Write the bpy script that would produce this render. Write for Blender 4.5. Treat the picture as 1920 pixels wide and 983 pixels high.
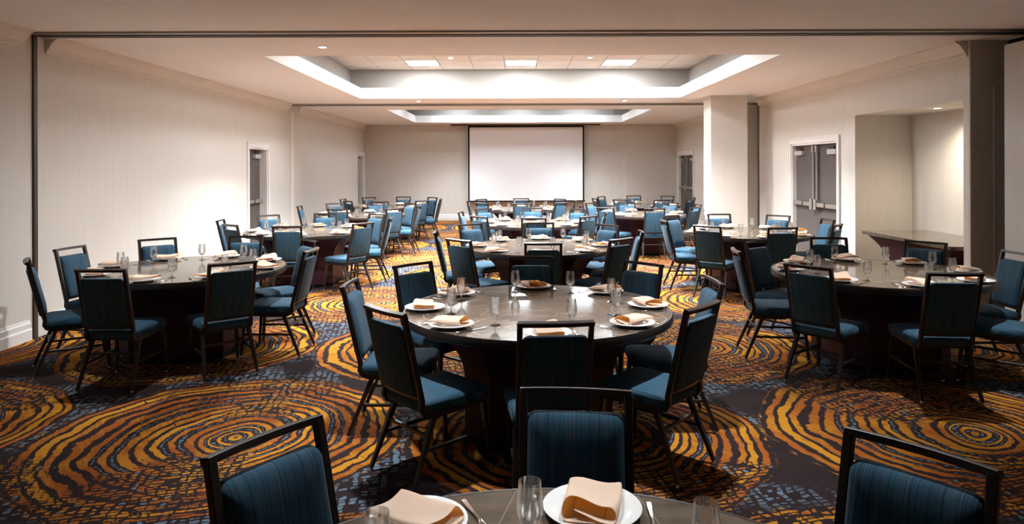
import bpy, bmesh, math, random, itertools
from mathutils import Vector, Matrix

random.seed(7)
SC = bpy.context.scene
COL = SC.collection
for o in list(bpy.data.objects):
    bpy.data.objects.remove(o, do_unlink=True)

# ---------------------------------------------------------------- camera, world, exposure
CAM_H = 1.69
cd = bpy.data.cameras.new('camera')
cd.sensor_width = 36.0
cd.lens = 24.0
cd.shift_x = -(968 - 960) / 1920.0
cd.shift_y = -(491.5 - 313) / 1920.0
cd.clip_start = 0.02
cam = bpy.data.objects.new('camera', cd)
COL.objects.link(cam)
cam.location = (0, 0, CAM_H)
cam.rotation_euler = (math.radians(90), math.radians(0.17), 0)
SC.camera = cam

w = bpy.data.worlds.new('world')
SC.world = w
w.use_nodes = True
w.node_tree.nodes['Background'].inputs[0].default_value = (0, 0, 0, 1)
w.node_tree.nodes['Background'].inputs[1].default_value = 0.0

SC.view_settings.view_transform = 'Standard'
SC.view_settings.look = 'None'
SC.view_settings.gamma = 1.0
SC.view_settings.use_curve_mapping = False
SC.view_settings.exposure = 1.34
try:
    cy = SC.cycles
    cy.max_bounces = 12
    cy.diffuse_bounces = 4
    cy.glossy_bounces = 4
    cy.transmission_bounces = 10
    cy.transparent_max_bounces = 16
    cy.caustics_reflective = False
    cy.caustics_refractive = False
    cy.sample_clamp_indirect = 6.0
    cy.use_denoising = True
    cy.use_adaptive_sampling = True
    cy.adaptive_threshold = 0.03
except Exception:
    pass

# light levels (all of them belong to fixtures built below, some added unseen)
TROFFER = 34.0          # ceiling panels of the middle bay
TROFFER_BACK = 16.0     # ceiling panels of the bay with the screen
COVE = 0.6             # strips behind the coffer lip
DOWN_W = 118.0           # recessed downlights
DOWN_FRONT_W = 20.0     # dimmed downlights of the bay with the camera
ALCOVE_W = 12.0
LIGHT_COL = (0.92, 0.97, 1.0)
TROFFER_COL = (0.88, 0.95, 1.0)

# ---------------------------------------------------------------- node helpers
class NT:
    def __init__(self, mat):
        self.t = mat.node_tree
        self.n = self.t.nodes
        self.l = self.t.links
    def new(self, kind, **kw):
        nd = self.n.new(kind)
        for k, v in kw.items():
            setattr(nd, k, v)
        return nd
    def put(self, sock, v):
        if isinstance(v, E):
            v = v.s
        if isinstance(v, bpy.types.NodeSocket):
            self.l.new(v, sock)
        else:
            sock.default_value = v
    def math(self, op, a, b=None, c=None, clamp=False):
        nd = self.new('ShaderNodeMath', operation=op, use_clamp=clamp)
        self.put(nd.inputs[0], a)
        if b is not None: self.put(nd.inputs[1], b)
        if c is not None: self.put(nd.inputs[2], c)
        return E(self, nd.outputs[0])
    def xyz(self, x, y, z=0.0):
        nd = self.new('ShaderNodeCombineXYZ')
        for i, v in enumerate((x, y, z)): self.put(nd.inputs[i], v)
        return nd.outputs[0]
    def noise(self, vec, scale, detail=2.0, rough=0.5):
        nd = self.new('ShaderNodeTexNoise')
        if vec is not None: self.l.new(vec, nd.inputs['Vector'])
        nd.inputs['Scale'].default_value = scale
        nd.inputs['Detail'].default_value = detail
        nd.inputs['Roughness'].default_value = rough
        return E(self, nd.outputs[0])
    def white(self, vec):
        nd = self.new('ShaderNodeTexWhiteNoise', noise_dimensions='3D')
        self.l.new(vec, nd.inputs['Vector'])
        return E(self, nd.outputs['Value'])
    def mixc(self, f, a, b):
        nd = self.new('ShaderNodeMix', data_type='RGBA')
        self.put(nd.inputs[0], f)
        self.put(nd.inputs[6], a if not isinstance(a, tuple) else (*a, 1))
        self.put(nd.inputs[7], b if not isinstance(b, tuple) else (*b, 1))
        return nd.outputs[2]
    def obj(self):
        tc = self.new('ShaderNodeTexCoord')
        return tc.outputs['Object']
    def sep(self, v):
        nd = self.new('ShaderNodeSeparateXYZ')
        self.l.new(v, nd.inputs[0])
        return [E(self, nd.outputs[i]) for i in range(3)]
    def step(self, v, lo, hi):
        nd = self.new('ShaderNodeMapRange', interpolation_type='SMOOTHSTEP')
        self.put(nd.inputs[0], v); nd.inputs[1].default_value = lo; nd.inputs[2].default_value = hi
        return E(self, nd.outputs[0])
    def bump(self, h, strength, dist, bsdf):
        nd = self.new('ShaderNodeBump')
        nd.inputs['Strength'].default_value = strength
        nd.inputs['Distance'].default_value = dist
        self.put(nd.inputs['Height'], h)
        self.l.new(nd.outputs[0], bsdf.inputs['Normal'])

class E:
    def __init__(self, nt, s): self.nt, self.s = nt, s
    def __add__(self, o): return self.nt.math('ADD', self, o)
    __radd__ = __add__
    def __sub__(self, o): return self.nt.math('SUBTRACT', self, o)
    def __rsub__(self, o): return self.nt.math('SUBTRACT', o, self)
    def __mul__(self, o): return self.nt.math('MULTIPLY', self, o)
    __rmul__ = __mul__
    def __truediv__(self, o): return self.nt.math('DIVIDE', self, o)
    def __gt__(self, o): return self.nt.math('GREATER_THAN', self, o)
    def __lt__(self, o): return self.nt.math('LESS_THAN', self, o)
    def __pow__(self, o): return self.nt.math('POWER', self, o)
    def abs(self): return self.nt.math('ABSOLUTE', self)
    def fract(self): return self.nt.math('FRACT', self)
    def floor(self): return self.nt.math('FLOOR', self)

def material(name, color=(0.5, 0.5, 0.5), rough=0.5, metal=0.0, spec=0.5, coat=0.0, coat_rough=0.05, sheen=0.0, emit=None, emit_s=0.0):
    m = bpy.data.materials.new(name)
    m.use_nodes = True
    b = m.node_tree.nodes['Principled BSDF']
    b.inputs['Base Color'].default_value = (*color, 1)
    b.inputs['Roughness'].default_value = rough
    b.inputs['Metallic'].default_value = metal
    b.inputs['Specular IOR Level'].default_value = spec
    b.inputs['Coat Weight'].default_value = coat
    b.inputs['Coat Roughness'].default_value = coat_rough
    b.inputs['Sheen Weight'].default_value = sheen
    if emit:
        b.inputs['Emission Color'].default_value = (*emit, 1)
        b.inputs['Emission Strength'].default_value = emit_s
    return m, NT(m), b

MAT = {}

def wall_mat(name, col, var=0.05, scale=1.0):
    m, nt, b = material(name, col, 0.75, spec=0.25)
    x, y, z = nt.sep(nt.obj())
    h = x + y
    streak = nt.noise(nt.xyz(h * 90.0, z * 1.6), 1.0, 3.0, 0.6)
    broad = nt.noise(nt.xyz(h * 14.0, z * 0.5), 1.0, 2.0)
    f = streak * 0.7 + broad * 0.3
    nt.l.new(nt.mixc(nt.step(f, 0.25, 0.75), tuple(c * (1 - var) for c in col), tuple(min(1, c * (1 + var)) for c in col)), b.inputs['Base Color'])
    nt.bump(streak, 0.25 * scale, 0.004, b)
    return m

MAT['wall'] = wall_mat('woven wallcovering', (0.68, 0.635, 0.58))
MAT['jamb'] = wall_mat('pocket wallcovering brightened for light', (0.76, 0.68, 0.56))  # wall colour brightened here to stand in for missing light
MAT['panel'] = wall_mat('partition fabric panel', (0.60, 0.56, 0.51), 0.06)

def paint(name, col, rough=0.6, bump=0.05):
    m, nt, b = material(name, col, rough, spec=0.3)
    n = nt.noise(nt.obj(), 3.0, 3.0)
    nt.l.new(nt.mixc(n, tuple(c * 0.97 for c in col), tuple(min(1, c * 1.03) for c in col)), b.inputs['Base Color'])
    nt.bump(nt.noise(nt.obj(), 140.0, 2.0), bump, 0.002, b)
    return m

MAT['ceiling'] = paint('ceiling paint', (0.93, 0.91, 0.90), 0.85)
MAT['lip'] = paint('white coffer paint', (0.86, 0.85, 0.83), 0.7)
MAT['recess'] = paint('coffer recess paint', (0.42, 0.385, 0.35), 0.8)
MAT['trim'] = paint('trim paint', (0.80, 0.77, 0.74), 0.4, 0.02)
MAT['crown'] = paint('crown paint', (0.76, 0.70, 0.64), 0.55, 0.02)

def tile_mat():
    m, nt, b = material('mineral ceiling tile', (0.74, 0.71, 0.68), 0.9, spec=0.1)
    n = nt.noise(nt.obj(), 160.0, 2.0)
    nt.l.new(nt.mixc(nt.step(n, 0.35, 0.55), (0.66, 0.63, 0.60), (0.76, 0.73, 0.70)), b.inputs['Base Color'])
    return m
MAT['tile'] = tile_mat()
MAT['grid'] = paint('tile grid enamel', (0.34, 0.31, 0.29), 0.5, 0.01)

def metal(name, col, rough):
    m, nt, b = material(name, col, rough, 1.0)
    n = nt.noise(nt.obj(), 60.0, 2.0)
    nt.put(b.inputs['Roughness'], n * 0.12 + (rough - 0.06))
    return m
MAT['steel'] = metal('satin steel', (0.62, 0.60, 0.58), 0.32)
MAT['chrome'] = metal('chrome', (0.85, 0.85, 0.86), 0.12)
MAT['alu'] = metal('aluminium track', (0.34, 0.29, 0.25), 0.45)
MAT['dark'] = paint('dark bronze metal', (0.075, 0.055, 0.042), 0.45, 0.02)
MAT['black'] = paint('flat black', (0.006, 0.006, 0.007), 0.8, 0.02)
MAT['doorpaint'] = paint('taupe door paint', (0.105, 0.090, 0.085), 0.42, 0.02)
MAT['closer'] = paint('grey closer cover', (0.42, 0.41, 0.42), 0.4, 0.01)

def frame_mat():
    m, nt, b = material('espresso powder coat', (0.020, 0.0135, 0.011), 0.34, spec=0.5)
    n = nt.noise(nt.obj(), 25.0, 3.0)
    nt.l.new(nt.mixc(n, (0.014, 0.009, 0.008), (0.030, 0.019, 0.015)), b.inputs['Base Color'])
    nt.bump(nt.noise(nt.obj(), 400.0, 1.0), 0.06, 0.001, b)
    return m
MAT['frame'] = frame_mat()

def fabric_mat():
    m, nt, b = material('striped blue upholstery', (0.06, 0.14, 0.21), 0.85, spec=0.2, sheen=0.08)
    b.inputs['Sheen Roughness'].default_value = 0.5
    x, y, z = nt.sep(nt.obj())
    yy = y * 6.0 + z * 6.0
    s1 = nt.noise(nt.xyz(x * 150.0, yy * 0.25, 0.0), 1.0, 3.0, 0.7)
    s2 = nt.noise(nt.xyz(x * 420.0, yy * 0.8, 3.0), 1.0, 1.0)
    c = nt.mixc(nt.step(s1, 0.34, 0.68), (0.012, 0.050, 0.090), (0.030, 0.106, 0.168))
    c = nt.mixc(nt.step(s2, 0.52, 0.66) * 0.7, c, (0.105, 0.122, 0.150))
    c = nt.mixc(nt.step(s2, 0.42, 0.32) * 0.75, c, (0.007, 0.022, 0.038))
    nt.l.new(c, b.inputs['Base Color'])
    nt.bump(s2, 0.35, 0.0015, b)
    return m
MAT['fabric'] = fabric_mat()

def table_mat():
    m, nt, b = material('bronze stone laminate', (0.13, 0.10, 0.075), 0.10, spec=0.16)
    v = nt.obj()
    x, y, z = nt.sep(v)
    cloud = nt.noise(v, 5.0, 6.0, 0.65)
    lin = nt.noise(nt.xyz(x * 1.5 + cloud * 0.6, y * 16.0), 1.0, 4.0, 0.6)
    c = nt.mixc(nt.step(cloud * 0.5 + lin * 0.5, 0.3, 0.7), (0.075, 0.055, 0.040), (0.165, 0.130, 0.098))
    arcs = None
    rnd = random.Random(3)
    wob = (nt.noise(v, 4.0, 1.0) - 0.5) * 0.06
    for cx, cyy, r in ((-.30, -.18, .42), (.22, .12, .34), (.05, -.52, .46), (.48, -.30, .30), (-.52, .35, .38), (.10, .62, .50), (.62, .42, .26), (-.10, .05, .20)):
        d = nt.math('SQRT', (x - cx) * (x - cx) + (y - cyy) * (y - cyy) * 1.7) + wob
        a = nt.step((d - r).abs(), 0.006, 0.0015)
        arcs = a if arcs is None else nt.math('MAXIMUM', arcs, a)
    seam = nt.step(((x + 0.3) - y * 0.25).abs(), 0.0022, 0.0010)
    seam2 = nt.step(((x - 0.42) + y * 0.2).abs(), 0.0022, 0.0010)
    arcs = arcs * nt.step(nt.noise(v, 2.3, 1.0), 0.38, 0.62)
    arcs = nt.math('MAXIMUM', arcs, nt.math('MAXIMUM', seam, seam2) * 0.6)
    c = nt.mixc(arcs * 0.75, c, (0.42, 0.33, 0.25))
    nt.l.new(c, b.inputs['Base Color'])
    nt.put(b.inputs['Roughness'], cloud * 0.10 + 0.04)
    return m
MAT['table'] = table_mat()
MAT['band'] = frame_mat()
MAT['band'].name = 'dark table edge'
def purple_mat():
    m, nt, b = material('aubergine laminate', (0.042, 0.012, 0.022), 0.5, spec=0.3)
    n = nt.noise(nt.obj(), 12.0, 3.0)
    nt.l.new(nt.mixc(n, (0.036, 0.010, 0.019), (0.052, 0.016, 0.028)), b.inputs['Base Color'])
    return m
MAT['purple'] = purple_mat()

def china_mat():
    m, nt, b = material('white china', (0.82, 0.81, 0.80), 0.08, spec=0.6)
    n = nt.noise(nt.obj(), 20.0, 1.0)
    nt.put(b.inputs['Roughness'], n * 0.05 + 0.06)
    return m
MAT['china'] = china_mat()

def napkin_mat():
    m, nt, b = material('peach linen', (0.93, 0.78, 0.63), 0.9, spec=0.1, sheen=0.2)
    v = nt.obj()
    wv = nt.noise(v, 700.0, 1.0)
    n = nt.noise(v, 30.0, 2.0)
    c = nt.mixc(n, (0.91, 0.76, 0.61), (0.95, 0.82, 0.68))
    nt.l.new(c, b.inputs['Base Color'])
    nt.bump(wv, 0.2, 0.0008, b)
    tr = nt.new('ShaderNodeBsdfTranslucent')
    tr.inputs[0].default_value = (0.98, 0.62, 0.24, 1)
    mx = nt.new('ShaderNodeMixShader')
    mx.inputs[0].default_value = 0.38
    nt.l.new(b.outputs[0], mx.inputs[1]); nt.l.new(tr.outputs[0], mx.inputs[2])
    nt.l.new(mx.outputs[0], nt.n['Material Output'].inputs[0])
    return m
MAT['napkin'] = napkin_mat()

def glass_mat():
    m = bpy.data.materials.new('clear glass'); m.use_nodes = True
    nt = NT(m)
    nt.n.remove(nt.n['Principled BSDF'])
    tp = nt.new('ShaderNodeBsdfTransparent'); tp.inputs[0].default_value = (0.97, 0.975, 0.975, 1)
    gl = nt.new('ShaderNodeBsdfGlass'); gl.inputs['Color'].default_value = (0.99, 0.995, 0.995, 1); gl.inputs['IOR'].default_value = 1.48
    n = nt.noise(nt.obj(), 30.0, 1.0)
    nt.put(gl.inputs['Roughness'], n * 0.002)
    mx = nt.new('ShaderNodeMixShader'); mx.inputs[0].default_value = 0.58
    nt.l.new(tp.outputs[0], mx.inputs[1]); nt.l.new(gl.outputs[0], mx.inputs[2])
    nt.l.new(mx.outputs[0], nt.n['Material Output'].inputs[0])
    return m
MAT['glass'] = glass_mat()

def screen_mat():
    m, nt, b = material('matte white screen', (0.88, 0.87, 0.88), 0.9, spec=0.1)
    n = nt.noise(nt.obj(), 1.5, 2.0)
    nt.l.new(nt.mixc(n, (0.87, 0.86, 0.87), (0.90, 0.89, 0.90)), b.inputs['Base Color'])
    return m
MAT['screen'] = screen_mat()
MAT['troffer'] = material('lit diffuser', (0.9, 0.9, 0.9), 0.5, emit=TROFFER_COL, emit_s=TROFFER)[0]
MAT['troffer_back'] = material('lit rear diffuser', (0.9, 0.9, 0.9), 0.5, emit=(0.82, 0.92, 1.0), emit_s=TROFFER_BACK)[0]
MAT['cove'] = material('lit cove strip', (0.9, 0.9, 0.9), 0.5, emit=(1.0, 0.95, 0.90), emit_s=COVE)[0]
MAT['lens'] = material('lit lamp lens', (0.9, 0.9, 0.9), 0.5, emit=LIGHT_COL, emit_s=22.0)[0]

def carpet_mat():
    m, nt, b = material('patterned carpet', (0.1, 0.05, 0.02), 0.95, spec=0.08)
    v = nt.obj()
    x, y, z = nt.sep(v)
    wx = x + (nt.noise(v, 1.7, 2.0) - 0.5) * 0.16
    vy = nt.xyz(x + 31.0, y + 17.0, 2.0)
    wy = y + (nt.noise(vy, 1.7, 2.0) - 0.5) * 0.16
    def lattice(cx, cyy, px=2.31, py=4.2):
        fx = nt.math('WRAP', wx - cx, px / 2, -px / 2)
        fy = nt.math('WRAP', wy - cyy, py / 2, -py / 2)
        return fx, fy, nt.math('SQRT', fx * fx + fy * fy)
    ax, ay, ar = lattice(-1.88, 4.33)
    bx, by, br = lattice(-0.72, 6.43)
    sel = ar < br
    inv = 1.0 - sel
    fx = ax * sel + bx * inv
    fy = ay * sel + by * inv
    r0 = ar * sel + br * inv
    R = 1.13
    k = nt.math('MAXIMUM', 1.0 - r0 / R, 0.0) * 0.16
    dx = fx - k
    dy = fy + k * 0.35
    r = nt.math('SQRT', dx * dx + dy * dy)
    # slanted brush streaks
    st = nt.noise(nt.xyz((x * 0.80 + y * 0.60) * 95.0, (y * 0.80 - x * 0.60) * 9.0, 1.0), 1.0, 2.0, 0.6)
    st2 = nt.noise(nt.xyz((x * 0.80 + y * 0.60) * 40.0, (y * 0.80 - x * 0.60) * 5.0, 7.0), 1.0, 2.0, 0.6)
    low = nt.noise(v, 2.6, 2.0)
    ph = (r ** 0.9) * 13.5 + (nt.noise(nt.xyz(r * 6.0, sel * 3.0, 0.0), 1.0, 1.0) - 0.5) * 1.5 + (low - 0.5) * 1.2 + (nt.noise(v, 11.0, 2.0) - 0.5) * 0.45 + (st - 0.5) * 0.30
    f = ph.fract()
    idx = ph.floor()
    h1 = nt.white(nt.xyz(idx, 1.0, 0.0))
    h2 = nt.white(nt.xyz(idx, 5.0, 2.0))
    side = nt.math('ABSOLUTE', dx / nt.math('MAXIMUM', r, 0.05))
    wide = h1 > 0.58                                   # broad dark seams that carry blue flecks
    lw = wide * 0.30 + 0.46 + (low - 0.5) * 0.25 - side * 0.06
    tri = (f - 0.5).abs() * 2.0                       # 1 at ring seam, 0 mid ring
    ring = nt.step(tri + lw, 1.05, 0.96)              # orange where clear of the dark seam
    # woven dash grid
    gx = (x * 0.985 + y * 0.17) / 0.052 + (nt.noise(v, 9.0, 2.0) - 0.5) * 1.4
    gy = (y * 0.955 - x * 0.29) / 0.034 + (nt.noise(vy, 9.0, 2.0) - 0.5) * 1.4
    fl = nt.xyz(gx.floor(), gy.floor(), 4.0)
    c1 = nt.white(fl)
    c2 = nt.white(nt.xyz(gx.floor(), gy.floor(), 9.0))
    ca = nt.step((gx.fract() - 0.5).abs() + c2 * 0.34 + (st2 - 0.5) * 0.35, 0.58, 0.50)
    cb = nt.step((gy.fract() - 0.5).abs() + c1 * 0.26 + (st - 0.5) * 0.50, 0.50, 0.40)
    dash = ca * cb
    lean = nt.math('ABSOLUTE', dy / nt.math('MAXIMUM', r, 0.05))
    brk = lean * 0.85 + (nt.noise(nt.xyz(x + 3.0, y - 5.0, 1.0), 1.5, 2.0) - 0.5) * 1.5 + (st2 - 0.5) * 0.35
    brk = nt.step(brk, 0.54, 0.66) * nt.step(r, 0.22, 0.40)
    inside = nt.step(r0 + (low - 0.5) * 0.14 + (st2 - 0.5) * 0.10, R + 0.015, R - 0.015)
    dash_o = dash * (c1 > 0.12)
    scr = nt.step(st2, 0.27, 0.36)
    orange = inside * (ring * (1.0 - brk) * nt.math('MAXIMUM', scr, 0.1) + brk * dash_o * nt.math('MAXIMUM', nt.step(tri, 0.9, 0.6), 0.0))
    tone = h2 * 0.45 + st2 * 0.75 + (low - 0.5) * 0.9
    tone = nt.step(tone, 0.42, 0.86)
    ocol = nt.mixc(tone, (0.56, 0.240, 0.020), (0.35, 0.094, 0.016))
    dark = nt.mixc(nt.noise(v, 6.0, 2.0), (0.024, 0.014, 0.015), (0.038, 0.024, 0.024))
    bl = dash * (c2 > 0.32) * nt.step(st, 0.28, 0.40)
    patch = nt.step(nt.noise(nt.xyz(x - 9.0, y + 2.0, 3.0), 1.6, 1.0), 0.40, 0.54)
    blue_out = (1.0 - inside) * bl * patch
    seam_w = inside * (1.0 - ring) * (1.0 - brk) * wide * nt.step(tri, 0.66, 0.78) * dash
    blue_in = inside * brk * dash * (c2 > 0.86) * (1.0 - nt.math('MINIMUM', orange, 1.0))
    blue = nt.math('MINIMUM', blue_out + seam_w + blue_in, 1.0)
    bcol = nt.mixc(st2, (0.080, 0.130, 0.190), (0.19, 0.26, 0.33))
    c = nt.mixc(blue, dark, bcol)
    c = nt.mixc(nt.math('MINIMUM', orange, 1.0), c, ocol)
    nt.l.new(c, b.inputs['Base Color'])
    nt.bump(nt.noise(v, 320.0, 2.0), 0.5, 0.004, b)
    return m
MAT['carpet'] = carpet_mat()

# ---------------------------------------------------------------- mesh helpers
class MB:
    def __init__(self): self.v, self.f = [], []
    def add(self, vs, fs):
        n = len(self.v)
        self.v += [tuple(p) for p in vs]
        self.f += [tuple(i + n for i in q) for q in fs]
        return self
    def box(self, x0, x1, y0, y1, z0, z1):
        return self.add([(x0, y0, z0), (x1, y0, z0), (x1, y1, z0), (x0, y1, z0), (x0, y0, z1), (x1, y0, z1), (x1, y1, z1), (x0, y1, z1)],
                        [(0, 3, 2, 1), (4, 5, 6, 7), (0, 1, 5, 4), (1, 2, 6, 5), (2, 3, 7, 6), (3, 0, 4, 7)])
    def loft(self, rings, cap=True):
        n = len(rings[0])
        vs = [p for r in rings for p in r]
        fs = []
        for i in range(len(rings) - 1):
            for j in range(n):
                a, b_ = i * n + j, i * n + (j + 1) % n
                fs.append((a, b_, b_ + n, a + n))
        if cap:
            fs.append(tuple(range(n))[::-1])
            fs.append(tuple(range((len(rings) - 1) * n, len(rings) * n)))
        return self.add(vs, fs)
    def sweep(self, pts, w, h, up=(1, 0, 0), scale=None):
        """rectangular tube along pts; w is measured along `up`, h across it"""
        pts = [Vector(p) for p in pts]
        up = Vector(up).normalized()
        rings = []
        for i, p in enumerate(pts):
            t = (pts[min(i + 1, len(pts) - 1)] - pts[max(i - 1, 0)]).normalized()
            s = up.cross(t).normalized()
            u = t.cross(s).normalized()
            k = scale[i] if scale else 1.0
            a, c = u * (w * k / 2), s * (h * k / 2)
            ch = 0.18
            rings.append([p + a * (1 - ch) + c, p + a + c * (1 - ch), p + a - c * (1 - ch), p + a * (1 - ch) - c,
                          p - a * (1 - ch) - c, p - a - c * (1 - ch), p - a + c * (1 - ch), p - a * (1 - ch) + c])
        return self.loft([[tuple(q) for q in r] for r in rings][::-1])
    def lathe(self, prof, n=24, cx=0.0, cy=0.0):
        rings = [[(cx + r * math.cos(2 * math.pi * j / n), cy + r * math.sin(2 * math.pi * j / n), z) for j in range(n)] for r, z in prof]
        return self.loft(rings, cap=False)
    def mesh(self, name, mat, smooth=None):
        me = bpy.data.meshes.new(name)
        me.from_pydata(self.v, [], self.f)
        bm = bmesh.new(); bm.from_mesh(me)
        bmesh.ops.remove_doubles(bm, verts=bm.verts, dist=1e-6)
        bmesh.ops.recalc_face_normals(bm, faces=bm.faces)
        if smooth is not None:
            for q in bm.faces: q.smooth = True
            for e in bm.edges:
                if len(e.link_faces) == 2 and e.calc_face_angle(0) > math.radians(smooth): e.smooth = False
        bm.to_mesh(me); bm.free()
        me.materials.append(MAT[mat])
        return me

def link(name, me, parent=None):
    o = bpy.data.objects.new(name, me)
    COL.objects.link(o)
    if parent: o.parent = parent
    return o
def part(name, mb, mat, parent=None, smooth=None):
    return link(name, mb.mesh(name, mat, smooth), parent)
def tag(o, label=None, cat=None, group=None, kind=None):
    if label: o['label'] = label
    if cat: o['category'] = cat
    if group: o['group'] = group
    if kind: o['kind'] = kind
    return o
def empty(name, loc=(0, 0, 0), rz=0.0):
    o = bpy.data.objects.new(name, None)
    o.empty_display_size = 0.1
    COL.objects.link(o)
    o.location = loc; o.rotation_euler = (0, 0, rz)
    return o
def struct(name, mb, mat, label=None, smooth=None):
    o = part(name, mb, mat, None, smooth)
    tag(o, label, None, None, 'structure')
    return o
def copy_tree(o, parent=None):
    c = o.copy(); COL.objects.link(c)
    if parent: c.parent = parent
    for ch in KIDS.get(o.name, []):
        copy_tree(ch, c)
    return c
KIDS = {}
def remember(root):
    for ch in root.children:
        KIDS.setdefault(root.name, []).append(ch)
        remember(ch)
def rrect(hx, hy, r, n=5):
    """rounded rectangle outline (counter-clockwise)"""
    pts = []
    for cx, cyy, a0 in ((hx - r, hy - r, 0), (-hx + r, hy - r, 90), (-hx + r, -hy + r, 180), (hx - r, -hy + r, 270)):
        for i in range(n + 1):
            a = math.radians(a0 + 90 * i / n)
            pts.append((cx + r * math.cos(a), cyy + r * math.sin(a)))
    return pts

# ---------------------------------------------------------------- room
XL, XR, XR3 = -4.80, 4.86, 5.06
Y0, YB = -9.0, 21.6
H = 3.03
T = 0.25
TR1, TR2 = (6.70, 6.92), (14.40, 14.72)

mb = MB(); mb.add([(XL - 1, Y0 - .3, 0), (7.0, Y0 - .3, 0), (7.0, YB + .5, 0), (XL - 1, YB + .5, 0), (XL - 1, Y0 - .3, -.1), (7.0, Y0 - .3, -.1), (7.0, YB + .5, -.1), (XL - 1, YB + .5, -.1)],
                  [(0, 1, 2, 3), (7, 6, 5, 4), (0, 4, 5, 1), (1, 5, 6, 2), (2, 6, 7, 3), (3, 7, 4, 0)])
struct('floor', mb, 'carpet', 'dark carpet with orange swirls and blue dashes')

DL = [(12.24, 13.17), (20.62, 21.42)]     # single doors in the left wall (opening)
mb = MB()
ys = Y0
for a, b_ in DL:
    mb.box(XL - T, XL, ys, a, 0, H); mb.box(XL - T, XL, a, b_, 2.06, H); mb.box(XL - T - .03, XL - T + .02, a, b_, 0, 2.06); ys = b_
mb.box(XL - T, XL, ys, YB, 0, H)
struct('wall_left', mb, 'wall', 'beige woven wallcovering on the long plain wall')

mb = MB()
AL0, AL1, ALZ, ALX = 7.42, 9.79, 2.41, 5.675
DR = (10.32, 12.04)
mb.box(XR, XR + T, 7.32, AL0, 0, H)
mb.box(XR, XR + T, AL0, AL1, ALZ, H)
mb.box(XR, XR + T, AL1, DR[0], 0, H)
mb.box(XR, XR + T, DR[0], DR[1], 2.07, H)
mb.box(XR + T - .02, XR + T + .03, DR[0], DR[1], 0, 2.07)
mb.box(XR, XR + T, DR[1], 13.64, 0, H)
# alcove interior
mb.box(XR + T, ALX, AL1, AL1 + .12, 0, ALZ + .12)
mb.box(XR + T, ALX, AL0 - .12, AL0, 0, ALZ + .12)
mb.box(ALX, ALX + .12, AL0 - .12, AL1 + .12, 0, ALZ + .12)
mb.box(XR + T, ALX, AL0, AL1, ALZ, ALZ + .12)
# bay with the screen
DR3 = (19.52, 21.30)
mb.box(XR3, XR3 + T, 14.9, DR3[0], 0, H)
mb.box(XR3, XR3 + T, DR3[0], DR3[1], 2.05, H)
mb.box(XR3 + T - .02, XR3 + T + .03, DR3[0], DR3[1], 0, 2.05)
mb.box(XR3, XR3 + T, DR3[1], YB, 0, H)
mb.box(XR, XR + T, Y0, 5.2, 0, H)
struct('wall_right', mb, 'wall', 'beige wallcovering on the wall with the alcove and double doors')

# partition pockets at the ends of the ceiling tracks
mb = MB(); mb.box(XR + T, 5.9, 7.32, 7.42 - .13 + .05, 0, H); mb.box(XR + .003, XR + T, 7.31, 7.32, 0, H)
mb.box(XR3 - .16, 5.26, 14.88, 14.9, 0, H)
struct('wall_pocket_jamb', mb, 'jamb', 'jamb inside the partition pocket, colour brightened in place of light')
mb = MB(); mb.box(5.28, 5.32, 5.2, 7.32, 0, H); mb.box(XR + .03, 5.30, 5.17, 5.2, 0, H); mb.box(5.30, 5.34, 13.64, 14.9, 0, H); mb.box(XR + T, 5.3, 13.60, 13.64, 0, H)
struct('wall_pocket_dark', mb, 'black', 'black backing painted for the shade inside the partition pockets')  # flat black stands in for the darkness inside the pockets
mb = MB(); mb.box(XR - .01, XR + .045, 5.22, 6.78, 0.015, 2.885)
struct('door_5', mb, 'panel', 'pale fabric pocket panel beside the black gap')

mb = MB(); mb.box(XL - T, 3.46, YB, YB + T, 0, H); mb.box(3.46, XR3 + T, YB - .05, YB + T, 0, H)
struct('wall_back', mb, 'wall', 'beige end wall behind the projection screen')
mb = MB(); mb.box(XL - T, XR + T, Y0 - T, Y0, 0, H)
struct('wall_front', mb, 'doorpaint')  # unseen wall, coloured dark to keep the camera bay dim
mb = MB(); mb.box(3.68, 4.37, 12.9, 13.4, 0, H)
struct('column', mb, 'wall', 'square beige column standing between the dining tables')

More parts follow.
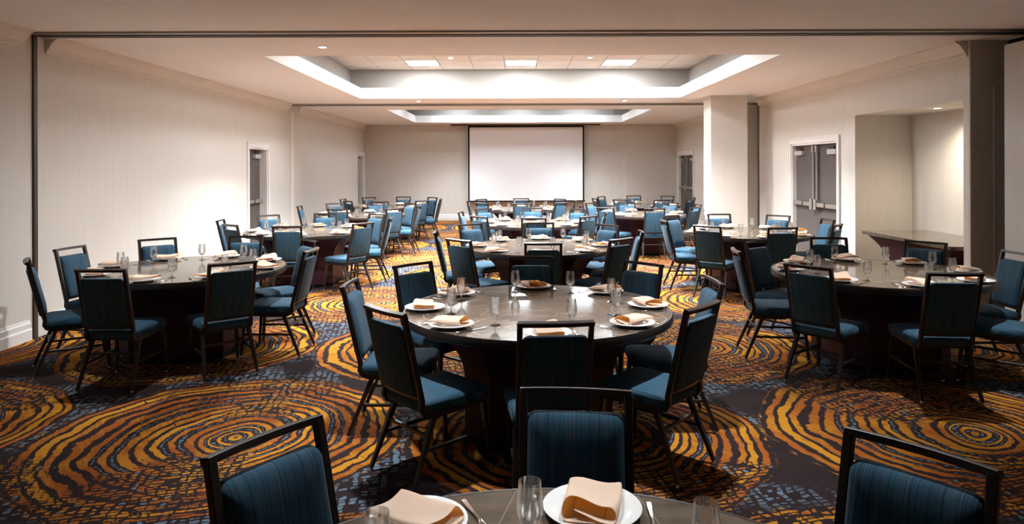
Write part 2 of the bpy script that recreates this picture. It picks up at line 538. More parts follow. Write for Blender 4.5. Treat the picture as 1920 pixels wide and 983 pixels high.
# ceiling with two coffers
CX0, CX1 = -3.03, 3.18
COF = [(8.2, 13.3), (15.95, 20.5)]
mb = MB()
ys = Y0 - T
for a, b_ in COF:
    mb.box(XL - T, 7, ys, a - .03, H, H + .04)
    mb.box(XL - T, CX0 - .03, a - .03, b_ + .03, H, H + .04); mb.box(CX1 + .03, 7, a - .03, b_ + .03, H, H + .04); ys = b_ + .03
mb.box(XL - T, 7, ys, YB + T, H, H + .04)
ceil = struct('ceiling', mb, 'ceiling', 'smooth peach tinted plaster ceiling around the coffers')
SB, ZT, LIPH = 0.25, 3.63, 0.21
for i, (a, b_) in enumerate(COF):
    mb = MB(); t = .03
    mb.box(CX0 - t, CX0, a - t, b_ + t, H, H + LIPH); mb.box(CX1, CX1 + t, a - t, b_ + t, H, H + LIPH)
    mb.box(CX0, CX1, a - t, a, H, H + LIPH); mb.box(CX0, CX1, b_, b_ + t, H, H + LIPH)
    struct('trim_%d' % (i + 1), mb, 'lip', 'white lower lip of the ' + ('lit coffer with tiles' if i == 0 else 'coffer above the screen'))
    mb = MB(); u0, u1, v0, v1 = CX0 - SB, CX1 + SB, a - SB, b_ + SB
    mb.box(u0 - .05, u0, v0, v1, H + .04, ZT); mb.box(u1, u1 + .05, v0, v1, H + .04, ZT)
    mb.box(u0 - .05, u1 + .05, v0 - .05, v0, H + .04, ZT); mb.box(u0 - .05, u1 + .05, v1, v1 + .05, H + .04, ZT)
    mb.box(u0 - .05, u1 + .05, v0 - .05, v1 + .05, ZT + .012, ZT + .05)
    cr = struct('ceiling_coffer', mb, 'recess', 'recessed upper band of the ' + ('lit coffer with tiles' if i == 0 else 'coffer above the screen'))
    if i == 0:
        # lay-in tiles and their grid
        tw = 0.61
        x0 = -0.215 - 5 * tw; tile_me = {}
        rows = []
        yend = v1
        yy = 13.02
        edges_y = [yy + tw * k for k in range(-8, 2)]
        edges_x = [x0 + tw * k for k in range(-1, 13)]
        ex = [u0] + [e for e in edges_x if u0 + .05 < e < u1 - .05] + [u1]
        ey = [v0] + [e for e in edges_y if v0 + .05 < e < v1 - .05] + [v1]
        lights = {}
        TROFF = []
        for p in range(len(ex) - 1):
            for q in range(len(ey) - 1):
                xa, xb, ya, yb = ex[p] + .008, ex[p + 1] - .008, ey[q] + .008, ey[q + 1] - .008
                cxm, cym = (xa + xb) / 2, (ya + yb) / 2
                if any(abs(cxm - lx) < .2 for lx in (-1.74, 0.09, 1.92)) and any(abs(cym - ly) < .2 for ly in (12.71, 10.27)):
                    TROFF.append((cxm, cym)); continue
                key = (round(xb - xa, 3), round(yb - ya, 3))
                if key not in tile_me:
                    m2 = MB(); m2.box(-key[0] / 2, key[0] / 2, -key[1] / 2, key[1] / 2, -.006, .004)
                    tile_me[key] = m2.mesh('ceiling_tile', 'tile')
                o = link('ceiling_tile', tile_me[key], cr); o.location = (cxm, cym, ZT + .003)
        mb = MB()
        for e in ex[1:-1]: mb.box(e - .008, e + .008, v0, v1, ZT - .001, ZT + .010)
        for e in ey[1:-1]: mb.box(u0, u1, e - .008, e + .008, ZT - .0005, ZT + .0105)
        g = part('tile_grid', mb, 'grid', cr)

NTR = 0
def troffer(x, y, z, mat, label, s=.293):
    r = empty('ceiling_light', (x, y, z))
    tag(r, label, 'ceiling light', 'square lit ceiling panels')
    m2 = MB()
    for q in ((-s, s, -s, -s + .014), (-s, s, s - .014, s), (-s, -s + .014, -s + .014, s - .014), (s - .014, s, -s + .014, s - .014)):
        m2.box(*q, -.006, .006)
    part('frame', m2, 'dark' if mat == 'troffer' else 'grid', r)
    m2 = MB(); m2.box(-s + .014, s - .014, -s + .014, s - .014, -.003, .004)
    part('diffuser', m2, mat, r)
    return r
where = {0: 'nearest the plain wall', 1: 'in the middle', 2: 'nearest the alcove wall'}
for i, (x, y) in enumerate(sorted(TROFF, key=lambda p: (-p[1], p[0]))):
    troffer(x, y, ZT, 'troffer', 'square lit panel in the tiled coffer, %s row, %s' % ('rear' if i < 3 else 'front', where[i % 3]))
i = 0
for y in (19.95, 17.4):
    for x in (-1.74, 0.09, 1.92):
        troffer(x, y, ZT + .002, 'troffer_back', 'square lit panel hidden in the screen coffer, %s row, %s' % ('rear' if i < 3 else 'front', where[i % 3])); i += 1

# cove strips on the ledge behind the lip
k = 0
a, b_ = COF[0]
for nm, q in (('along the screen side', (CX0 + .9, CX1 - .9, b_ + .09, b_ + .13)), ):
    m2 = MB(); m2.box(*q, H + .05, H + .09)
    o = part('cove_light', m2, 'cove'); tag(o, 'slim lit strip behind the coffer lip ' + nm, 'light')

# recessed downlights, some unseen ones added for their light
def downlight(x, y, z, watts, label, angle=118, blend=.85, r=.055, lensmat='lens', group='recessed ceiling downlights', aim=None, color=None):
    e = empty('downlight', (x, y, z))
    tag(e, label, 'downlight', group)
    m2 = MB(); m2.lathe([(r * .74, -.002), (r * .78, -.010), (r, -.009), (r * 1.12, 0.0)], 20)
    part('trim_ring', m2, 'lip', e, 40)
    m2 = MB(); m2.lathe([(0.001, -.004), (r * .74, -.004)], 20)
    part('lens', m2, lensmat, e)
    l = bpy.data.lights.new('downlight_lamp', 'SPOT')
    l.energy = watts * 4; l.spot_size = math.radians(angle); l.spot_blend = blend; l.shadow_soft_size = .05; l.color = color or LIGHT_COL
    lo = bpy.data.objects.new('lamp', l); COL.objects.link(lo); lo.parent = e; lo.location = (0, 0, -.03)
    if aim: lo.rotation_euler = Vector((aim[0] - x, aim[1] - y, aim[2] - z)).to_track_quat('-Z', 'Y').to_euler()
    return e
downlight(-2.14, 7.56, H, DOWN_W * 0.45, 'small lit downlight before the coffer, on the plain wall side', 150, 1.0)
downlight(-1.16, 12.10, ZT - .004, DOWN_W, 'small lit downlight among the coffer tiles, plain wall side')
downlight(1.31, 12.10, ZT - .004, DOWN_W, 'small lit downlight among the coffer tiles, alcove side')
downlight(-1.97, 13.82, H, DOWN_W, 'small lit downlight between the two coffers, plain wall side')
downlight(2.20, 13.82, H, DOWN_W, 'small lit downlight between the two coffers, column side')
for j, (x, y) in enumerate(((-1.16, 9.66), (1.31, 9.66), (-2.38, 10.9), (2.53, 10.9))):
    downlight(x, y, ZT - .004, DOWN_W, 'added unseen downlight among the coffer tiles, %s row, %s' % ('front' if j < 2 else 'second', 'plain wall side' if x < 0 else 'alcove side'))  # unseen lamps added to brighten floor and chairs
for j, (x, y) in enumerate(((-1.9, 16.6), (2.0, 16.6), (-1.9, 19.3), (2.0, 19.3), (.05, 17.9))):
    downlight(x, y, ZT + .004, DOWN_W * .6, 'added unseen downlight up in the screen coffer, ' + ('camera side, plain wall end', 'camera side, column end', 'screen side, plain wall end', 'screen side, column end', 'in its middle')[j], 108, color=(.86, .95, 1.0))  # hidden lamps added to light the screen bay
downlight(5.22, 8.46, ALZ, ALCOVE_W, 'small lit downlight in the alcove soffit above the buffet', 150, 1.0, color=(1.0, .88, .70))
for x, y, nm, an, k, aim in ((-.75, 4.1, 'over the first middle table, plain wall side', 62, 1.95, None), (1.0, 4.1, 'over the first middle table, alcove side', 62, 1.95, None),
                             (-3.1, 5.35, 'added out of view over the front left table', 60, .8, None), (3.2, 5.35, 'added out of view over the front right table', 60, 1.5, None),  # two unseen lamps, added to brighten the side tables
                             (-.55, 2.75, 'over the cropped table, plain wall side', 46, .95, (-.35, 1.75, .76)), (.95, 2.75, 'over the cropped table, alcove side', 46, .95, (.55, 1.75, .76))):
    downlight(x, y, H, DOWN_FRONT_W * k, 'dimmed ceiling downlight ' + nm, an, 1.0, aim=aim)

# ceiling tracks for the folding partitions
for i, (a, b_) in enumerate((TR1, TR2)):
    m2 = MB(); m2.box(XL, XR + (.4 if i == 0 else .4), a, b_, H - .018, H + .01)
    o = struct('trim_%d' % (i + 3), m2, 'alu', 'slim brown ceiling track ' + ('nearest the camera' if i == 0 else 'between the two coffers'))
    m2 = MB(); m2.box(XL, XR + .4, (a + b_) / 2 - .035, (a + b_) / 2 + .035, H - .020, H - .012)
    part('slot', m2, 'black', o)
    m2 = MB(); m2.box(XL, XR + .4, b_ - .03, b_, H - .026, H - .018)
    part('rail_edge', m2, 'trim', o)
    m2 = MB()
    m2.box(XL, XL + .02, a + .07, a + .12, 0, H - .018)
    part('wall_strip', m2, 'dark' if i == 0 else 'crown', o)
    m2 = MB(); m2.box(XL, XL + .012, a + .12, a + .30, 0.0, H - .18)
    part('wall_pilaster', m2, 'trim' if i else 'wall', o)

# crown mouldings and baseboards
def crown_profile(sx, x):
    pr = [(0, H), (.135, H), (.135, H - .018), (.118, H - .024), (.095, H - .040), (.070, H - .065), (.050, H - .095), (.040, H - .120), (.024, H - .126), (.024, H - .142), (.010, H - .150), (.010, H - .170), (0, H - .170)]
    return [(x + sx * p, z) for p, z in pr]
n = 5
def crown(sx, x, a, b_, lab):
    global n
    m2 = MB(); pr = crown_profile(sx, x)
    m2.loft([[(px, a, pz) for px, pz in pr], [(px, b_, pz) for px, pz in pr]])
    struct('trim_%d' % n, m2, 'crown', lab); n += 1
crown(1, XL, Y0, 6.62, 'crown moulding of the plain wall, camera bay')
crown(1, XL, 6.96, 14.30, 'crown moulding of the plain wall, middle bay')
crown(1, XL, 14.95, YB, 'crown moulding of the plain wall, screen bay')
crown(-1, XR, 7.34, 13.60, 'crown moulding above the alcove and double doors')
crown(-1, XR3, 14.92, YB - .05, 'crown moulding of the screen bay, column side')
def base(nm, sx, x, a, b_):
    m2 = MB()
    pr = [(0, 0), (.030, 0), (.030, .100), (.024, .112), (.020, .118), (.020, .165), (.012, .178), (.008, .195), (0, .200)]
    pr = [(x + sx * p, z) for p, z in pr]
    m2.loft([[(px, a, pz) for px, pz in pr], [(px, b_, pz) for px, pz in pr]])
    return struct(nm, m2, 'trim')
base('baseboard_left', 1, XL, Y0, 6.72)
base('baseboard_left.001', 1, XL, 7.06, 12.14)
base('baseboard_left.002', 1, XL, 13.27, 14.45)
base('baseboard_left.003', 1, XL, 14.76, 20.52)
base('baseboard_right', -1, XR, 9.80, 10.22)
base('baseboard_right.001', -1, XR, 12.14, 13.64)
base('baseboard_right.002', -1, XR3, 14.9, 19.42)
m2 = MB()
pr = [(0, 0), (.030, 0), (.030, .100), (.024, .112), (.020, .118), (.020, .165), (.012, .178), (.008, .195), (0, .200)]
m2.loft([[(XL, YB - p, z) for p, z in pr], [(3.46, YB - p, z) for p, z in pr]])
m2.loft([[(3.46, YB - .05 - p, z) for p, z in pr], [(XR3, YB - .05 - p, z) for p, z in pr]])
struct('baseboard_back', m2, 'trim')
m2 = MB()
m2.loft([[(3.68, 12.9 - p, z) for p, z in pr], [(4.37, 12.9 - p, z) for p, z in pr]])
m2.loft([[(3.68 - p, 12.87, z) for p, z in pr], [(3.68 - p, 13.4, z) for p, z in pr]])
struct('baseboard_column', m2, 'trim')

# ---------------------------------------------------------------- doors
def casing(root, sx, x, a, b_, top, w=.095):
    """flat casing with a raised outer bead, jambs in the recess"""
    m2 = MB()
    for q in ((a - w, a, 0, top + w), (b_, b_ + w, 0, top + w)):
        m2.box(*sorted((x, x + sx * .022)), q[0], q[1], q[2], q[3])
    m2.box(*sorted((x, x + sx * .022)), a, b_, top, top + w)
    part('casing', m2, 'trim', root)
    m2 = MB()
    for q in ((a - w, a - w + .022, 0, top + w), (b_ + w - .022, b_ + w, 0, top + w)):
        m2.box(*sorted((x + sx * .022, x + sx * .034)), q[0], q[1], q[2], q[3])
    m2.box(*sorted((x + sx * .022, x + sx * .034)), a - w + .022, b_ + w - .022, top + w - .022, top + w)
    part('casing_bead', m2, 'trim', root)
    m2 = MB()
    for q in ((a - .001, a + .03), (b_ - .03, b_ + .001)):
        m2.box(*sorted((x, x - sx * .20)), q[0], q[1], 0, top)
    m2.box(*sorted((x, x - sx * .20)), a + .03, b_ - .03, top - .03, top + .001)
    part('jamb', m2, 'trim', root)
def leaf(root, sx, x, a, b_, top, hinge_far):
    """one door leaf in the recess with panic bar and closer; x is the room face of the leaf"""
    m2 = MB(); m2.box(*sorted((x, x - sx * .045)), a, b_, .012, top)
    lf = part('leaf', m2, 'doorpaint', root)
    zb = 1.06
    m2 = MB(); m2.box(*sorted((x + sx * .035, x + sx * .075)), a + .02, b_ - .02, zb - .032, zb + .032)
    part('panic_bar', m2, 'steel', lf)
    e = a + .02 if hinge_far else b_ - .12
    m2 = MB(); m2.box(*sorted((x, x + sx * .085)), e, e + .10, zb - .085, zb + .085)
    part('latch_case', m2, 'steel', lf)
    m2 = MB(); m2.box(*sorted((x + sx * .036, x + sx * .078)), (a + b_) / 2 - .015, (a + b_) / 2 + .015, zb - .036, zb + .036)
    part('bar_joint', m2, 'black', lf)
    c = b_ - .36 if hinge_far else a + .06
    m2 = MB(); m2.box(*sorted((x, x + sx * .06)), c, c + .30, top - .16, top - .085)
    part('closer', m2, 'closer', lf)
    m2 = MB(); m2.box(*sorted((x + sx * .02, x + sx * .045)), c + .05, c + .34 if hinge_far else c + .42, top - .045, top - .030)
    m2.box(*sorted((x + sx * .02, x + sx * .045)), c + .09, c + .12, top - .09, top - .030)
    part('closer_arm', m2, 'dark', lf)
    return lf
def rod(lf, sx, x, y, top):
    m2 = MB(); m2.box(*sorted((x + sx * .01, x + sx * .045)), y - .017, y + .017, 1.14, top - .11)
    part('vertical_rod', m2, 'steel', lf)
    m2 = MB(); m2.box(*sorted((x + sx * .002, x + sx * .06)), y - .035, y + .035, top - .12, top - .01)
    part('top_latch', m2, 'steel', lf)
for i, (a, b_) in enumerate(DL):
    r = empty('door_%d' % (i + 1), (0, 0, 0)); tag(r, 'dark single door with bar latch in the plain wall, ' + ('middle bay' if i == 0 else 'beside the end wall'), None, None, 'structure')
    casing(r, 1, XL, a, b_, 2.06)
    leaf(r, 1, XL - .14, a + .032, b_ - .032, 2.025, True)
for i, (x, (a, b_), top) in enumerate(((XR, DR, 2.07), (XR3, DR3, 2.05))):
    r = empty('door_%d' % (i + 3), (0, 0, 0)); tag(r, 'taupe double door with steel bars ' + ('beside the alcove' if i == 0 else 'in the screen bay'), None, None, 'structure')
    casing(r, -1, x, a, b_, top)
    mid = (a + b_) / 2
    l1 = leaf(r, -1, x + .07, a + .032, mid - .003, top - .035, False)
    l2 = leaf(r, -1, x + .07, mid + .003, b_ - .032, top - .035, True)
    rod(l1, -1, x + .07, mid - .06, top - .035); rod(l2, -1, x + .07, mid + .06, top - .035)

# ---------------------------------------------------------------- projection screen
r = empty('projection_screen', (0.31, 21.40, .60)); tag(r, 'large white projection screen with black edges hanging on the end wall', 'screen')
m2 = MB(); m2.box(-1.77, 1.77, -.004, .004, .03, 2.36); part('fabric', m2, 'screen', r)
for s in (-1, 1):
    m2 = MB(); m2.box(*sorted((s * 1.77, s * 1.82)), -.005, .005, .03, 2.36); part('edge_border', m2, 'black', r)
m2 = MB(); m2.box(-1.84, 1.84, -.018, .018, -.005, .035); part('bottom_bar', m2, 'black', r)
m2 = MB(); m2.box(-2.36, 2.32, -.09, .09, 2.385, 2.428); part('housing', m2, 'dark', r)
m2 = MB(); m2.box(-1.82, 1.82, -.006, .006, 2.33, 2.39); part('top_bar', m2, 'black', r)

# ---------------------------------------------------------------- buffet in the alcove
r = empty('buffet_table', (5.21, 8.45, 0)); tag(r, 'stone topped buffet with curved aubergine base standing in the alcove', 'buffet')
m2 = MB()
m2.loft([[(p, q, z) for p, q in rrect(.455 - ins, .98 - ins, .05, 4)] for z, ins in ((.755, .004), (.759, 0), (.796, 0), (.80, .004))])
part('tabletop', m2, 'table', r)
m2 = MB()
fl = lambda z, a_, b2: a_ + (b2 - a_) * max(0.0, (z - .22) / (.755 - .22)) ** 2.2
m2.loft([[(p, q, z) for p, q in rrect(fl(z, .26, .40), fl(z, .52, .95), .02, 1)] for z in (0, .22, .32, .42, .50, .57, .63, .68, .72, .7549)])
part('base', m2, 'purple', r, 30)

# ---------------------------------------------------------------- round table prototype
TAB_R, TAB_Z = 0.875, 0.76
def octo(h, c):
    return [(h, -h + c), (h, h - c), (h - c, h), (-h + c, h), (-h, h - c), (-h, -h + c), (-h + c, -h), (h - c, -h)]
def make_table():
    r = empty('round_table')
    m2 = MB(); m2.lathe([(.001, TAB_Z - .038), (TAB_R - .012, TAB_Z - .038), (TAB_R - .012, TAB_Z), (.001, TAB_Z)], 72)
    part('tabletop', m2, 'table', r, 30)
    m2 = MB(); R_ = TAB_R
    m2.lathe([(R_ - .014, TAB_Z - .050), (R_ - .004, TAB_Z - .050), (R_, TAB_Z - .044), (R_, TAB_Z - .006), (R_ - .004, TAB_Z + .001), (R_ - .0125, TAB_Z + .001), (R_ - .0125, TAB_Z - .04), (R_ - .014, TAB_Z - .050)], 72)
    part('edge_band', m2, 'band', r, 30)
    m2 = MB()
    rings = []
    for z in (.05, .30, .36, .42, .48, .54, .59, .64, .68, .7219):
        t = max(0, (z - .36) / .362)
        h = .455 + .20 * t ** 2.4
        rings.append([(x, y, z) for x, y in octo(h, .16 + .10 * t ** 2.4)])
    m2.loft(rings)
    part('pedestal', m2, 'purple', r, 25)
    m2 = MB(); m2.loft([[(x, y, z) for x, y in octo(.44, .155)] for z in (0, .0499)])
    part('plinth', m2, 'black', r)
    return r

# ---------------------------------------------------------------- chair prototype (front is +y, origin under the seat)
TOPZ = .94
def back_y(z): return -.212 - (z - .46) * .235
def make_chair(glides=True):
    r = empty('banquet_chair')
    # seat: trapezoid cushion, crowned
    rings = []
    for z, ins in ((.392, .014), (.398, .003), (.410, 0), (.440, 0), (.452, .006), (.460, .018), (.466, .040), (.470, .085), (.472, .15)):
        o = []
        for px, py in rrect(.212 - ins, .225 - ins, max(.045 - ins * .15, .012), 5):
            kx = 1.0 + .10 * (py / .225) * .5
            o.append((px * kx, py + .012, z))
        rings.append(o)
    m2 = MB(); m2.loft(rings); part('seat', m2, 'fabric', r, 50)
    # back cushion
    rings = []
    zc, hz = .675, .189
    for dy, ins in ((-.022, .012), (-.018, .003), (-.010, 0), (.012, 0), (.024, .004), (.034, .014), (.042, .035), (.047, .07), (.049, .11)):
        o = []
        for px, pz in rrect(.162 - ins, hz - ins, max(.028 - ins * .1, .008), 5):
            z = zc + pz + (.008 * (1 - (px / .162) ** 2) if pz > 0 else 0)
            bow = -.016 * (1 - (px / .19) ** 2)
            o.append((px, back_y(z) + dy + bow, z))
        rings.append(o[::-1])
    m2 = MB(); m2.loft(rings); part('backrest', m2, 'fabric', r, 50)
    # back frame: two stiles curving forward under the seat, top and lower rails
    side = [(.06, .374), (-.10, .374), (-.165, .378), (-.20, .392), (-.216, .418)] + [(back_y(z), z) for z in (.46, .60, .78, TOPZ - .012)]
    m2 = MB()
    for s in (-1, 1):
        m2.sweep([(s * .175, y, z) for y, z in side], .026, .030, (1, 0, 0))
    N = 8
    top = [(-.187 + .374 * i / N, back_y(TOPZ) - .016 * (1 - ((-.187 + .374 * i / N) / .187) ** 2), TOPZ - .011) for i in range(N + 1)]
    m2.sweep(top, .022, .034, (0, -.23, 1))
    low = [(-.166 + .332 * i / N, back_y(.478) - .012 * (1 - ((-.166 + .332 * i / N) / .166) ** 2), .478) for i in range(N + 1)]
    m2.sweep(low, .018, .022, (0, -.23, 1))
    part('back_frame', m2, 'frame', r, 30)
    # seat frame
    m2 = MB()
    for s in (-1, 1):
        m2.sweep([(s * .183, .215, .379), (s * .178, -.165, .379)], .024, .024, (0, 0, 1))
    m2.sweep([(-.183, .205, .3788), (.183, .205, .3788)], .024, .024, (0, 0, 1))
    m2.sweep([(-.178, -.15, .3788), (.178, -.15, .3788)], .024, .024, (0, 0, 1))
    part('seat_frame', m2, 'frame', r, 30)
    legs = {}
    for s in (-1, 1):
        for nm, a, b_ in (('f', (s * .183, .202, .379), (s * .205, .236, .02)), ('r', (s * .178, -.135, .379), (s * .205, -.285, .02))):
            m2 = MB(); m2.sweep([a, b_], .030, .030, (1, 0, 0), (1.05, .68))
            lg = part('leg', m2, 'frame', r, 30)
            legs[(s, nm)] = (Vector(a), Vector(b_))
            if glides:
                m2 = MB(); m2.lathe([(.0001, 0), (.013, 0), (.0145, .004), (.0125, .012), (.011, .024), (.0001, .024)], 10, b_[0], b_[1])
                part('glide', m2, 'chrome', lg, 40)
    for s in (-1, 1):
        t = (.379 - .205) / .359
        p, q = legs[(s, 'f')][0].lerp(legs[(s, 'f')][1], t), legs[(s, 'r')][0].lerp(legs[(s, 'r')][1], t)
        m2 = MB(); m2.sweep([p, q], .018, .018, (0, 0, 1)); part('stretcher', m2, 'frame', r, 30)
    t = .30
    p, q = legs[(-1, 'r')][0].lerp(legs[(-1, 'r')][1], t), legs[(1, 'r')][0].lerp(legs[(1, 'r')][1], t)
    m2 = MB(); m2.sweep([p, q], .018, .018, (0, 0, 1)); part('stretcher', m2, 'frame', r, 30)
    return r

# ---------------------------------------------------------------- tableware meshes
def plate_mesh():
    m2 = MB()
    m2.lathe([(.0005, .006), (.080, .006), (.088, .009), (.100, .0155), (.131, .0205), (.1325, .0215), (.131, .0225), (.100, .0180), (.087, .0125), (.079, .0100), (.0005, .0100)], 40)
    m2.lathe([(.068, .006), (.068, 0), (.074, 0), (.076, .006)], 40)
    return m2.mesh('dinner_plate', 'china', 50)
def glass_mesh():
    outer = [(.0005, 0), (.033, 0), (.0335, .0015), (.028, .004), (.012, .0075), (.0065, .012), (.0052, .022), (.0060, .040), (.0075, .047), (.016, .053), (.027, .066), (.0325, .083), (.0335, .098), (.0318, .120), (.0285, .150), (.0280, .162)]
    inner = [(.0265, .162), (.0270, .150), (.0302, .120), (.0318, .098), (.0305, .083), (.0250, .068), (.0140, .058), (.0005, .056)]
    m2 = MB(); m2.lathe(outer + inner, 28)
    return m2.mesh('water_glass', 'glass', 60)
def strip(path, n_w, mat, name):
    """flat cutlery: path of (u, half width, z, thickness)"""
    m2 = MB(); rings = []
    for u, hw, z, t in path:
        rings.append([(-hw, u, z), (-hw * .7, u, z + t), (hw * .7, u, z + t), (hw, u, z), (hw * .5, u, z - .0006), (-hw * .5, u, z - .0006)])
    m2.loft(rings)
    return m2
def fork_mesh():
    m2 = strip([(-.098, .004, .0016, .0016), (-.095, .0085, .0014, .0024), (-.06, .0075, .002, .0028), (-.02, .0042, .0042, .003), (.02, .0032, .0068, .003), (.035, .0075, .0056, .0022), (.048, .0115, .0028, .0016), (.058, .0122, .0016, .0016)], 0, 'chrome', 'fork')
    for k in range(4):
        x = -.0098 + .00653 * k
        m2.loft([[(x - .002, u, z), (x - .002, u, z + .0015), (x + .002, u, z + .0015), (x + .002, u, z)] for u, z in ((.055, .0014), (.075, .0012), (.090, .0035), (.098, .006))])
    return m2.mesh('fork', 'chrome', 40)
def knife_mesh():
    m2 = strip([(-.110, .004, .002, .002), (-.106, .0085, .0014, .0046), (-.06, .0075, .0014, .0052), (-.01, .0052, .0016, .0046), (.0, .0066, .0014, .003), (.02, .0092, .0010, .0014), (.07, .0098, .0010, .0012), (.098, .0080, .0010, .0010), (.110, .0025, .0010, .0008)], 0, 'chrome', 'knife')
    return m2.mesh('table_knife', 'chrome', 40)
def napkin_mesh(seed, bend, mouth, L=.215, W=.128):
    """linen folded to a flat open tube: outer wrap plus an inner layer, sagging over the plate"""
    rnd = random.Random(seed)
    hw = W / 2
    def section(Hh):
        e = min(.016, Hh * .5)
        p = []
        p += [(-hw * .55, .0022 + Hh * .16), (0, .0015), (hw * .6, .0), (hw - e, .0005)]
        for a in (-60, -25, 10, 45, 75): p.append((hw - e + e * math.cos(math.radians(a)), Hh / 2 + Hh / 2 * math.sin(math.radians(a))))
        p += [(hw * .5, Hh * 1.02), (0, Hh * 1.04), (-hw * .5, Hh * .99)]
        for a in (105, 140, 180, 220, 250): p.append((-hw + e + e * math.cos(math.radians(a)), Hh * .52 + Hh * .48 * math.sin(math.radians(a))))
        p += [(-hw * .4, Hh * .14 + .0016), (hw * .1, Hh * .34), (hw * .62, Hh * .45)]
        return p
    NU = 11
    vs, fs = [], []
    for i in range(NU):
        u = -L / 2 + L * i / (NU - 1)
        t = i / (NU - 1)
        Hh = .015 + mouth * (t ** 1.6) + .003 * math.sin(5 * t + seed)
        sag = -bend * (u / (L / 2)) ** 2 + .004 * math.sin(3.1 * t + seed)
        tw = .012 * math.sin(2.2 * t + seed * 1.7)
        for q, z in section(Hh):
            q = q * (1.06 - .16 * t * (z / (Hh + .001)) - .05 * math.sin(3 * t + seed))
            vs.append((q + tw + .10 * (z - .01) * math.sin(seed), u - .9 * z * t * t + .010 * math.sin(q * 34 + seed), z * (1 + .22 * math.sin(q * 38 + seed * 2)) + sag + .0015 * math.sin(q * 60 + u * 35 + seed)))
    ns = len(section(.02))
    for i in range(NU - 1):
        for j in range(ns - 1):
            a = i * ns + j
            fs.append((a, a + 1, a + ns + 1, a + ns))
    me = bpy.data.meshes.new('napkin'); me.from_pydata(vs, [], fs)
    me.materials.append(MAT['napkin'])
    tmp = bpy.data.objects.new('napkin_tmp', me); COL.objects.link(tmp)
    md = tmp.modifiers.new('s', 'SOLIDIFY'); md.thickness = .0022; md.offset = 0
    md = tmp.modifiers.new('u', 'SUBSURF'); md.levels = 1; md.render_levels = 1
    dg = bpy.context.evaluated_depsgraph_get()
    out = bpy.data.meshes.new_from_object(tmp.evaluated_get(dg))
    bpy.data.objects.remove(tmp, do_unlink=True)
    zmin = min(v.co.z for v in out.vertices)
    for v in out.vertices: v.co.z -= zmin
    for q in out.polygons: q.use_smooth = True
    out.name = 'folded_napkin'
    return out
PLATE, GLASS, FORK, KNIFE = plate_mesh(), glass_mesh(), fork_mesh(), knife_mesh()
NAPS = [napkin_mesh(1, .004, .022), napkin_mesh(2, .003, .013, .215), napkin_mesh(3, .003, .024, .215, .14), napkin_mesh(5, .005, .017, .22, .125)]

# ---------------------------------------------------------------- tables, chairs and settings
# rail = (x, y) of the middle of each chair's top rail on the floor plan, metres
TABLES = [
 ('cropped table', 'at the bottom of the picture', (.084, 1.105), [(-.695, 1.91, 146), (.198, 2.30), (1.066, 1.82, 40)]),
 ('first middle table', '', (.135, 4.50), [(.19, 3.31), (-.70, 3.62), (-1.09, 4.46), (-.81, 5.31), (.12, 5.71), (.985, 5.34), (1.15, 4.46), (1.045, 3.74)]),
 ('second middle table', '', (.275, 8.00), [(.226, 6.74), (-.55, 7.03), (-.94, 7.93), (-.606, 8.97), (.318, 9.16), (1.19, 8.80), (1.447, 7.93), (1.07, 7.09)]),
 ('third middle table', '', (.275, 11.27), [(.256, 10.05), (-.553, 10.37), (-.93, 11.38), (-.565, 12.26), (.26, 12.45), (1.105, 12.12), (1.46, 11.14), (1.10, 10.36)]),
 ('rearmost middle table', '', (.11, 15.08), [(.12, 13.90), (-.72, 14.20), (.94, 14.25), (-1.08, 15.05), (-.83, 15.86), (.115, 16.25), (1.02, 15.9), (1.30, 15.02)]),
 ('front left table', '', (-3.05, 6.33), [(-4.01, 5.60), (-4.24, 6.49), (-3.82, 7.25), (-3.08, 5.07), (-2.26, 5.42), (-1.90, 6.30), (-2.14, 7.02), (-2.97, 7.50)]),
 ('second left table', '', (-3.06, 9.98), [(-4.25, 9.80), (-3.78, 9.02), (-3.92, 10.78), (-2.95, 8.74), (-2.07, 9.23), (-1.87, 10.14), (-2.27, 10.98), (-3.07, 11.16)]),
 ('third left table', '', (-3.06, 13.38), [(-4.22, 13.30), (-3.20, 12.22), (-3.76, 14.28), (-2.22, 12.50), (-1.90, 13.30), (-2.20, 14.18), (-3.03, 14.55)]),
 ('rearmost left table', '', (-2.95, 16.14), [(-4.08, 16.2), (-3.76, 15.28), (-3.01, 14.98), (-2.07, 15.36), (-1.79, 16.05), (-2.12, 16.98), (-2.80, 17.3), (-3.68, 17.05)]),
 ('front right table', '', (3.16, 5.98), [(1.98, 6.15), (2.42, 6.90), (3.27, 7.16), (3.99, 6.70), (4.31, 5.86), (2.20, 5.16), (3.07, 4.78), (4.02, 5.12)]),
 ('second right table', '', (3.22, 9.55), [(2.07, 9.50), (2.42, 10.46), (2.42, 8.62), (3.24, 8.34), (3.15, 10.75), (3.98, 10.44), (4.36, 9.62), (4.12, 8.75)]),
 ('third right table', '', (2.43, 13.38), [(1.63, 12.50), (2.49, 12.22), (1.52, 14.12), (1.26, 13.34), (2.35, 14.55), (3.28, 12.52), (3.56, 13.52), (3.22, 14.22)]),
 ('rearmost right table', '', (3.06, 16.44), [(2.2, 17.1), (1.86, 16.2), (2.36, 15.55), (3.26, 15.28), (3.06, 17.65), (3.82, 17.25), (4.0, 15.72), (4.27, 16.6)]),
]
SEATS = [(-90, 'camera side'), (-45, 'camera-side right corner'), (0, 'right side'), (45, 'screen-side right corner'), (90, 'screen side'), (135, 'screen-side left corner'), (180, 'left side'), (225, 'camera-side left corner')]
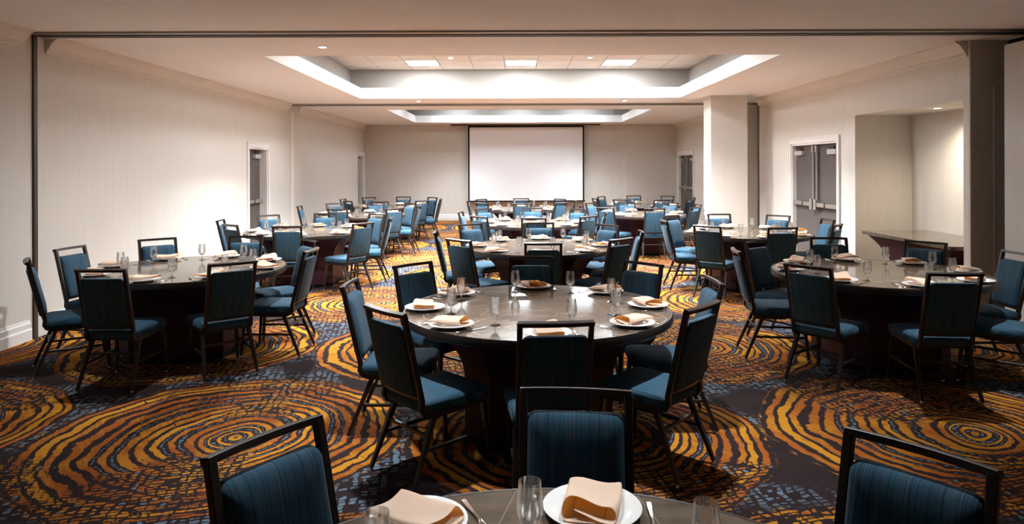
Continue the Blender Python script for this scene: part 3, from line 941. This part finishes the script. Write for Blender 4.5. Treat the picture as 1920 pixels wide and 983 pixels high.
def seat_names(angs):
    order = sorted(range(len(angs)), key=lambda i: angs[i] % 360)
    best = None
    n_ = len(angs)
    for combo in itertools.combinations(range(8), n_):
        for sh in range(n_):
            asg = {order[(i + sh) % n_]: combo[i] for i in range(n_)}
            cost = sum((((angs[i] - SEATS[s][0] + 180) % 360) - 180) ** 2 for i, s in asg.items())
            if best is None or cost < best[0]: best = (cost, asg)
    return [SEATS[best[1][i]][1] for i in range(n_)]

table0 = make_table()
chair_near = make_chair(True)
chair_far = make_chair(False)
bpy.context.view_layer.update()
for r in (table0, chair_near, chair_far): remember(r)
used = set()
def take(proto):
    if proto.name in used: return copy_tree(proto)
    used.add(proto.name); return proto

def put(name, me, loc, rz, label, cat, group):
    o = link(name, me); o.location = loc; o.rotation_euler = (0, 0, rz)
    return tag(o, label, cat, group)

jit = random.Random(11)
NAPTURN = {('first middle table', 0): (10, 2), ('first middle table', 1): (-68, 0), ('first middle table', 2): (95, 1), ('first middle table', 3): (100, 1),
           ('first middle table', 4): (25, 2), ('first middle table', 5): (80, 3), ('first middle table', 6): (100, 0), ('first middle table', 7): (72, 0),
           ('cropped table', 0): (30, 1), ('cropped table', 1): (4, 2), ('cropped table', 2): (20, 1)}
for name, extra, (tx, ty), rails in TABLES:
    t = take(table0)
    t.location = (tx, ty, 0)
    if name == 'cropped table':
        lab = 'round stone topped table cropped by the bottom of the picture'
    else:
        lab = 'round stone topped table laid for dining, %s' % name.replace(' table', ' one') + (' before the screen' if 'rearmost middle' in name else '')
    tag(t, lab, 'table', 'round dining tables')
    angs = []
    for rr in rails:
        angs.append(math.degrees(math.atan2(rr[1] - ty, rr[0] - tx)))
    nms = seat_names(angs)
    if name != 'cropped table':                      # keep neighbouring chairs from touching
        od = sorted(range(len(angs)), key=lambda i: angs[i] % 360)
        for _ in range(60):
            for u in range(len(od)):
                i, j = od[u], od[(u + 1) % len(od)]
                gap = (angs[j] - angs[i]) % 360
                if gap < 43.0:
                    angs[i] -= (43.0 - gap) / 2; angs[j] += (43.0 - gap) / 2
    far = ty > 11.0
    for i, rr in enumerate(rails):
        ang = angs[i]
        dist = math.hypot(rr[0] - tx, rr[1] - ty)
        dmin = 1.17
        if name == 'cropped table': dmin = 1.13
        if dist < dmin: dist = dmin
        if dist > 1.34 and name != 'cropped table': dist = 1.34
        px, py = tx + dist * math.cos(math.radians(ang)), ty + dist * math.sin(math.radians(ang))
        out = rr[2] if len(rr) > 2 else ang + jit.uniform(-3, 3)
        a = math.radians(out)
        # chair faces the table: local +y points along -(cos a, sin a)
        off = -back_y(TOPZ)
        cx, cyy = px - off * math.cos(a), py - off * math.sin(a)
        c = take(chair_far if far else chair_near)
        c.location = (cx, cyy, 0); c.rotation_euler = (0, 0, a + math.pi / 2)
        tag(c, 'blue upholstered dark framed chair on the %s of the %s' % (nms[i], name), 'chair', 'banquet chairs')
        # place setting
        sa = ang
        if name == 'cropped table': sa = (118, 80.5, 36)[i]
        sr = math.radians(sa + jit.uniform(-1.5, 1.5))
        pr_ = .735
        X, Y = tx + pr_ * math.cos(sr), ty + pr_ * math.sin(sr)
        face = sr + math.pi / 2
        place = '%s of the %s' % (nms[i], name)
        put('dinner_plate', PLATE, (X, Y, TAB_Z + .0013), face, 'white round plate under a napkin, %s' % place, 'plate', 'dinner plates')
        dt, k = NAPTURN.get((name, i), (jit.choice((0, 70, 95, -75, 20, 110, -100)) + jit.uniform(-15, 15), jit.randrange(4)))
        put('folded_napkin', NAPS[k], (X, Y, TAB_Z + .0230), face + math.radians(dt), 'folded peach linen napkin on the plate, %s' % place, 'napkin', 'folded napkins')
        g = sr + math.radians(16 + jit.uniform(-2, 2)); gr = .565 + jit.uniform(-.015, .015)
        put('water_glass', GLASS, (tx + gr * math.cos(g), ty + gr * math.sin(g), TAB_Z), 0, 'clear stemmed water glass by the plate, %s' % place, 'glass', 'water glasses')
        if ty < 10.5:
            for nm, me, sgn, lab in (('fork', FORK, -1, 'steel fork beside the plate, %s'), ('table_knife', KNIFE, 1, 'steel table knife beside the plate, %s')):
                tang = sgn * .158; rad = .715
                qx = tx + rad * math.cos(sr) - tang * math.sin(sr); qy = ty + rad * math.sin(sr) + tang * math.cos(sr)
                put(nm, me, (qx, qy, TAB_Z + .0012), face + jit.uniform(-.10, .10), lab % place, nm.replace('table_', ''), nm.replace('table_', '') + 's at the place settings')
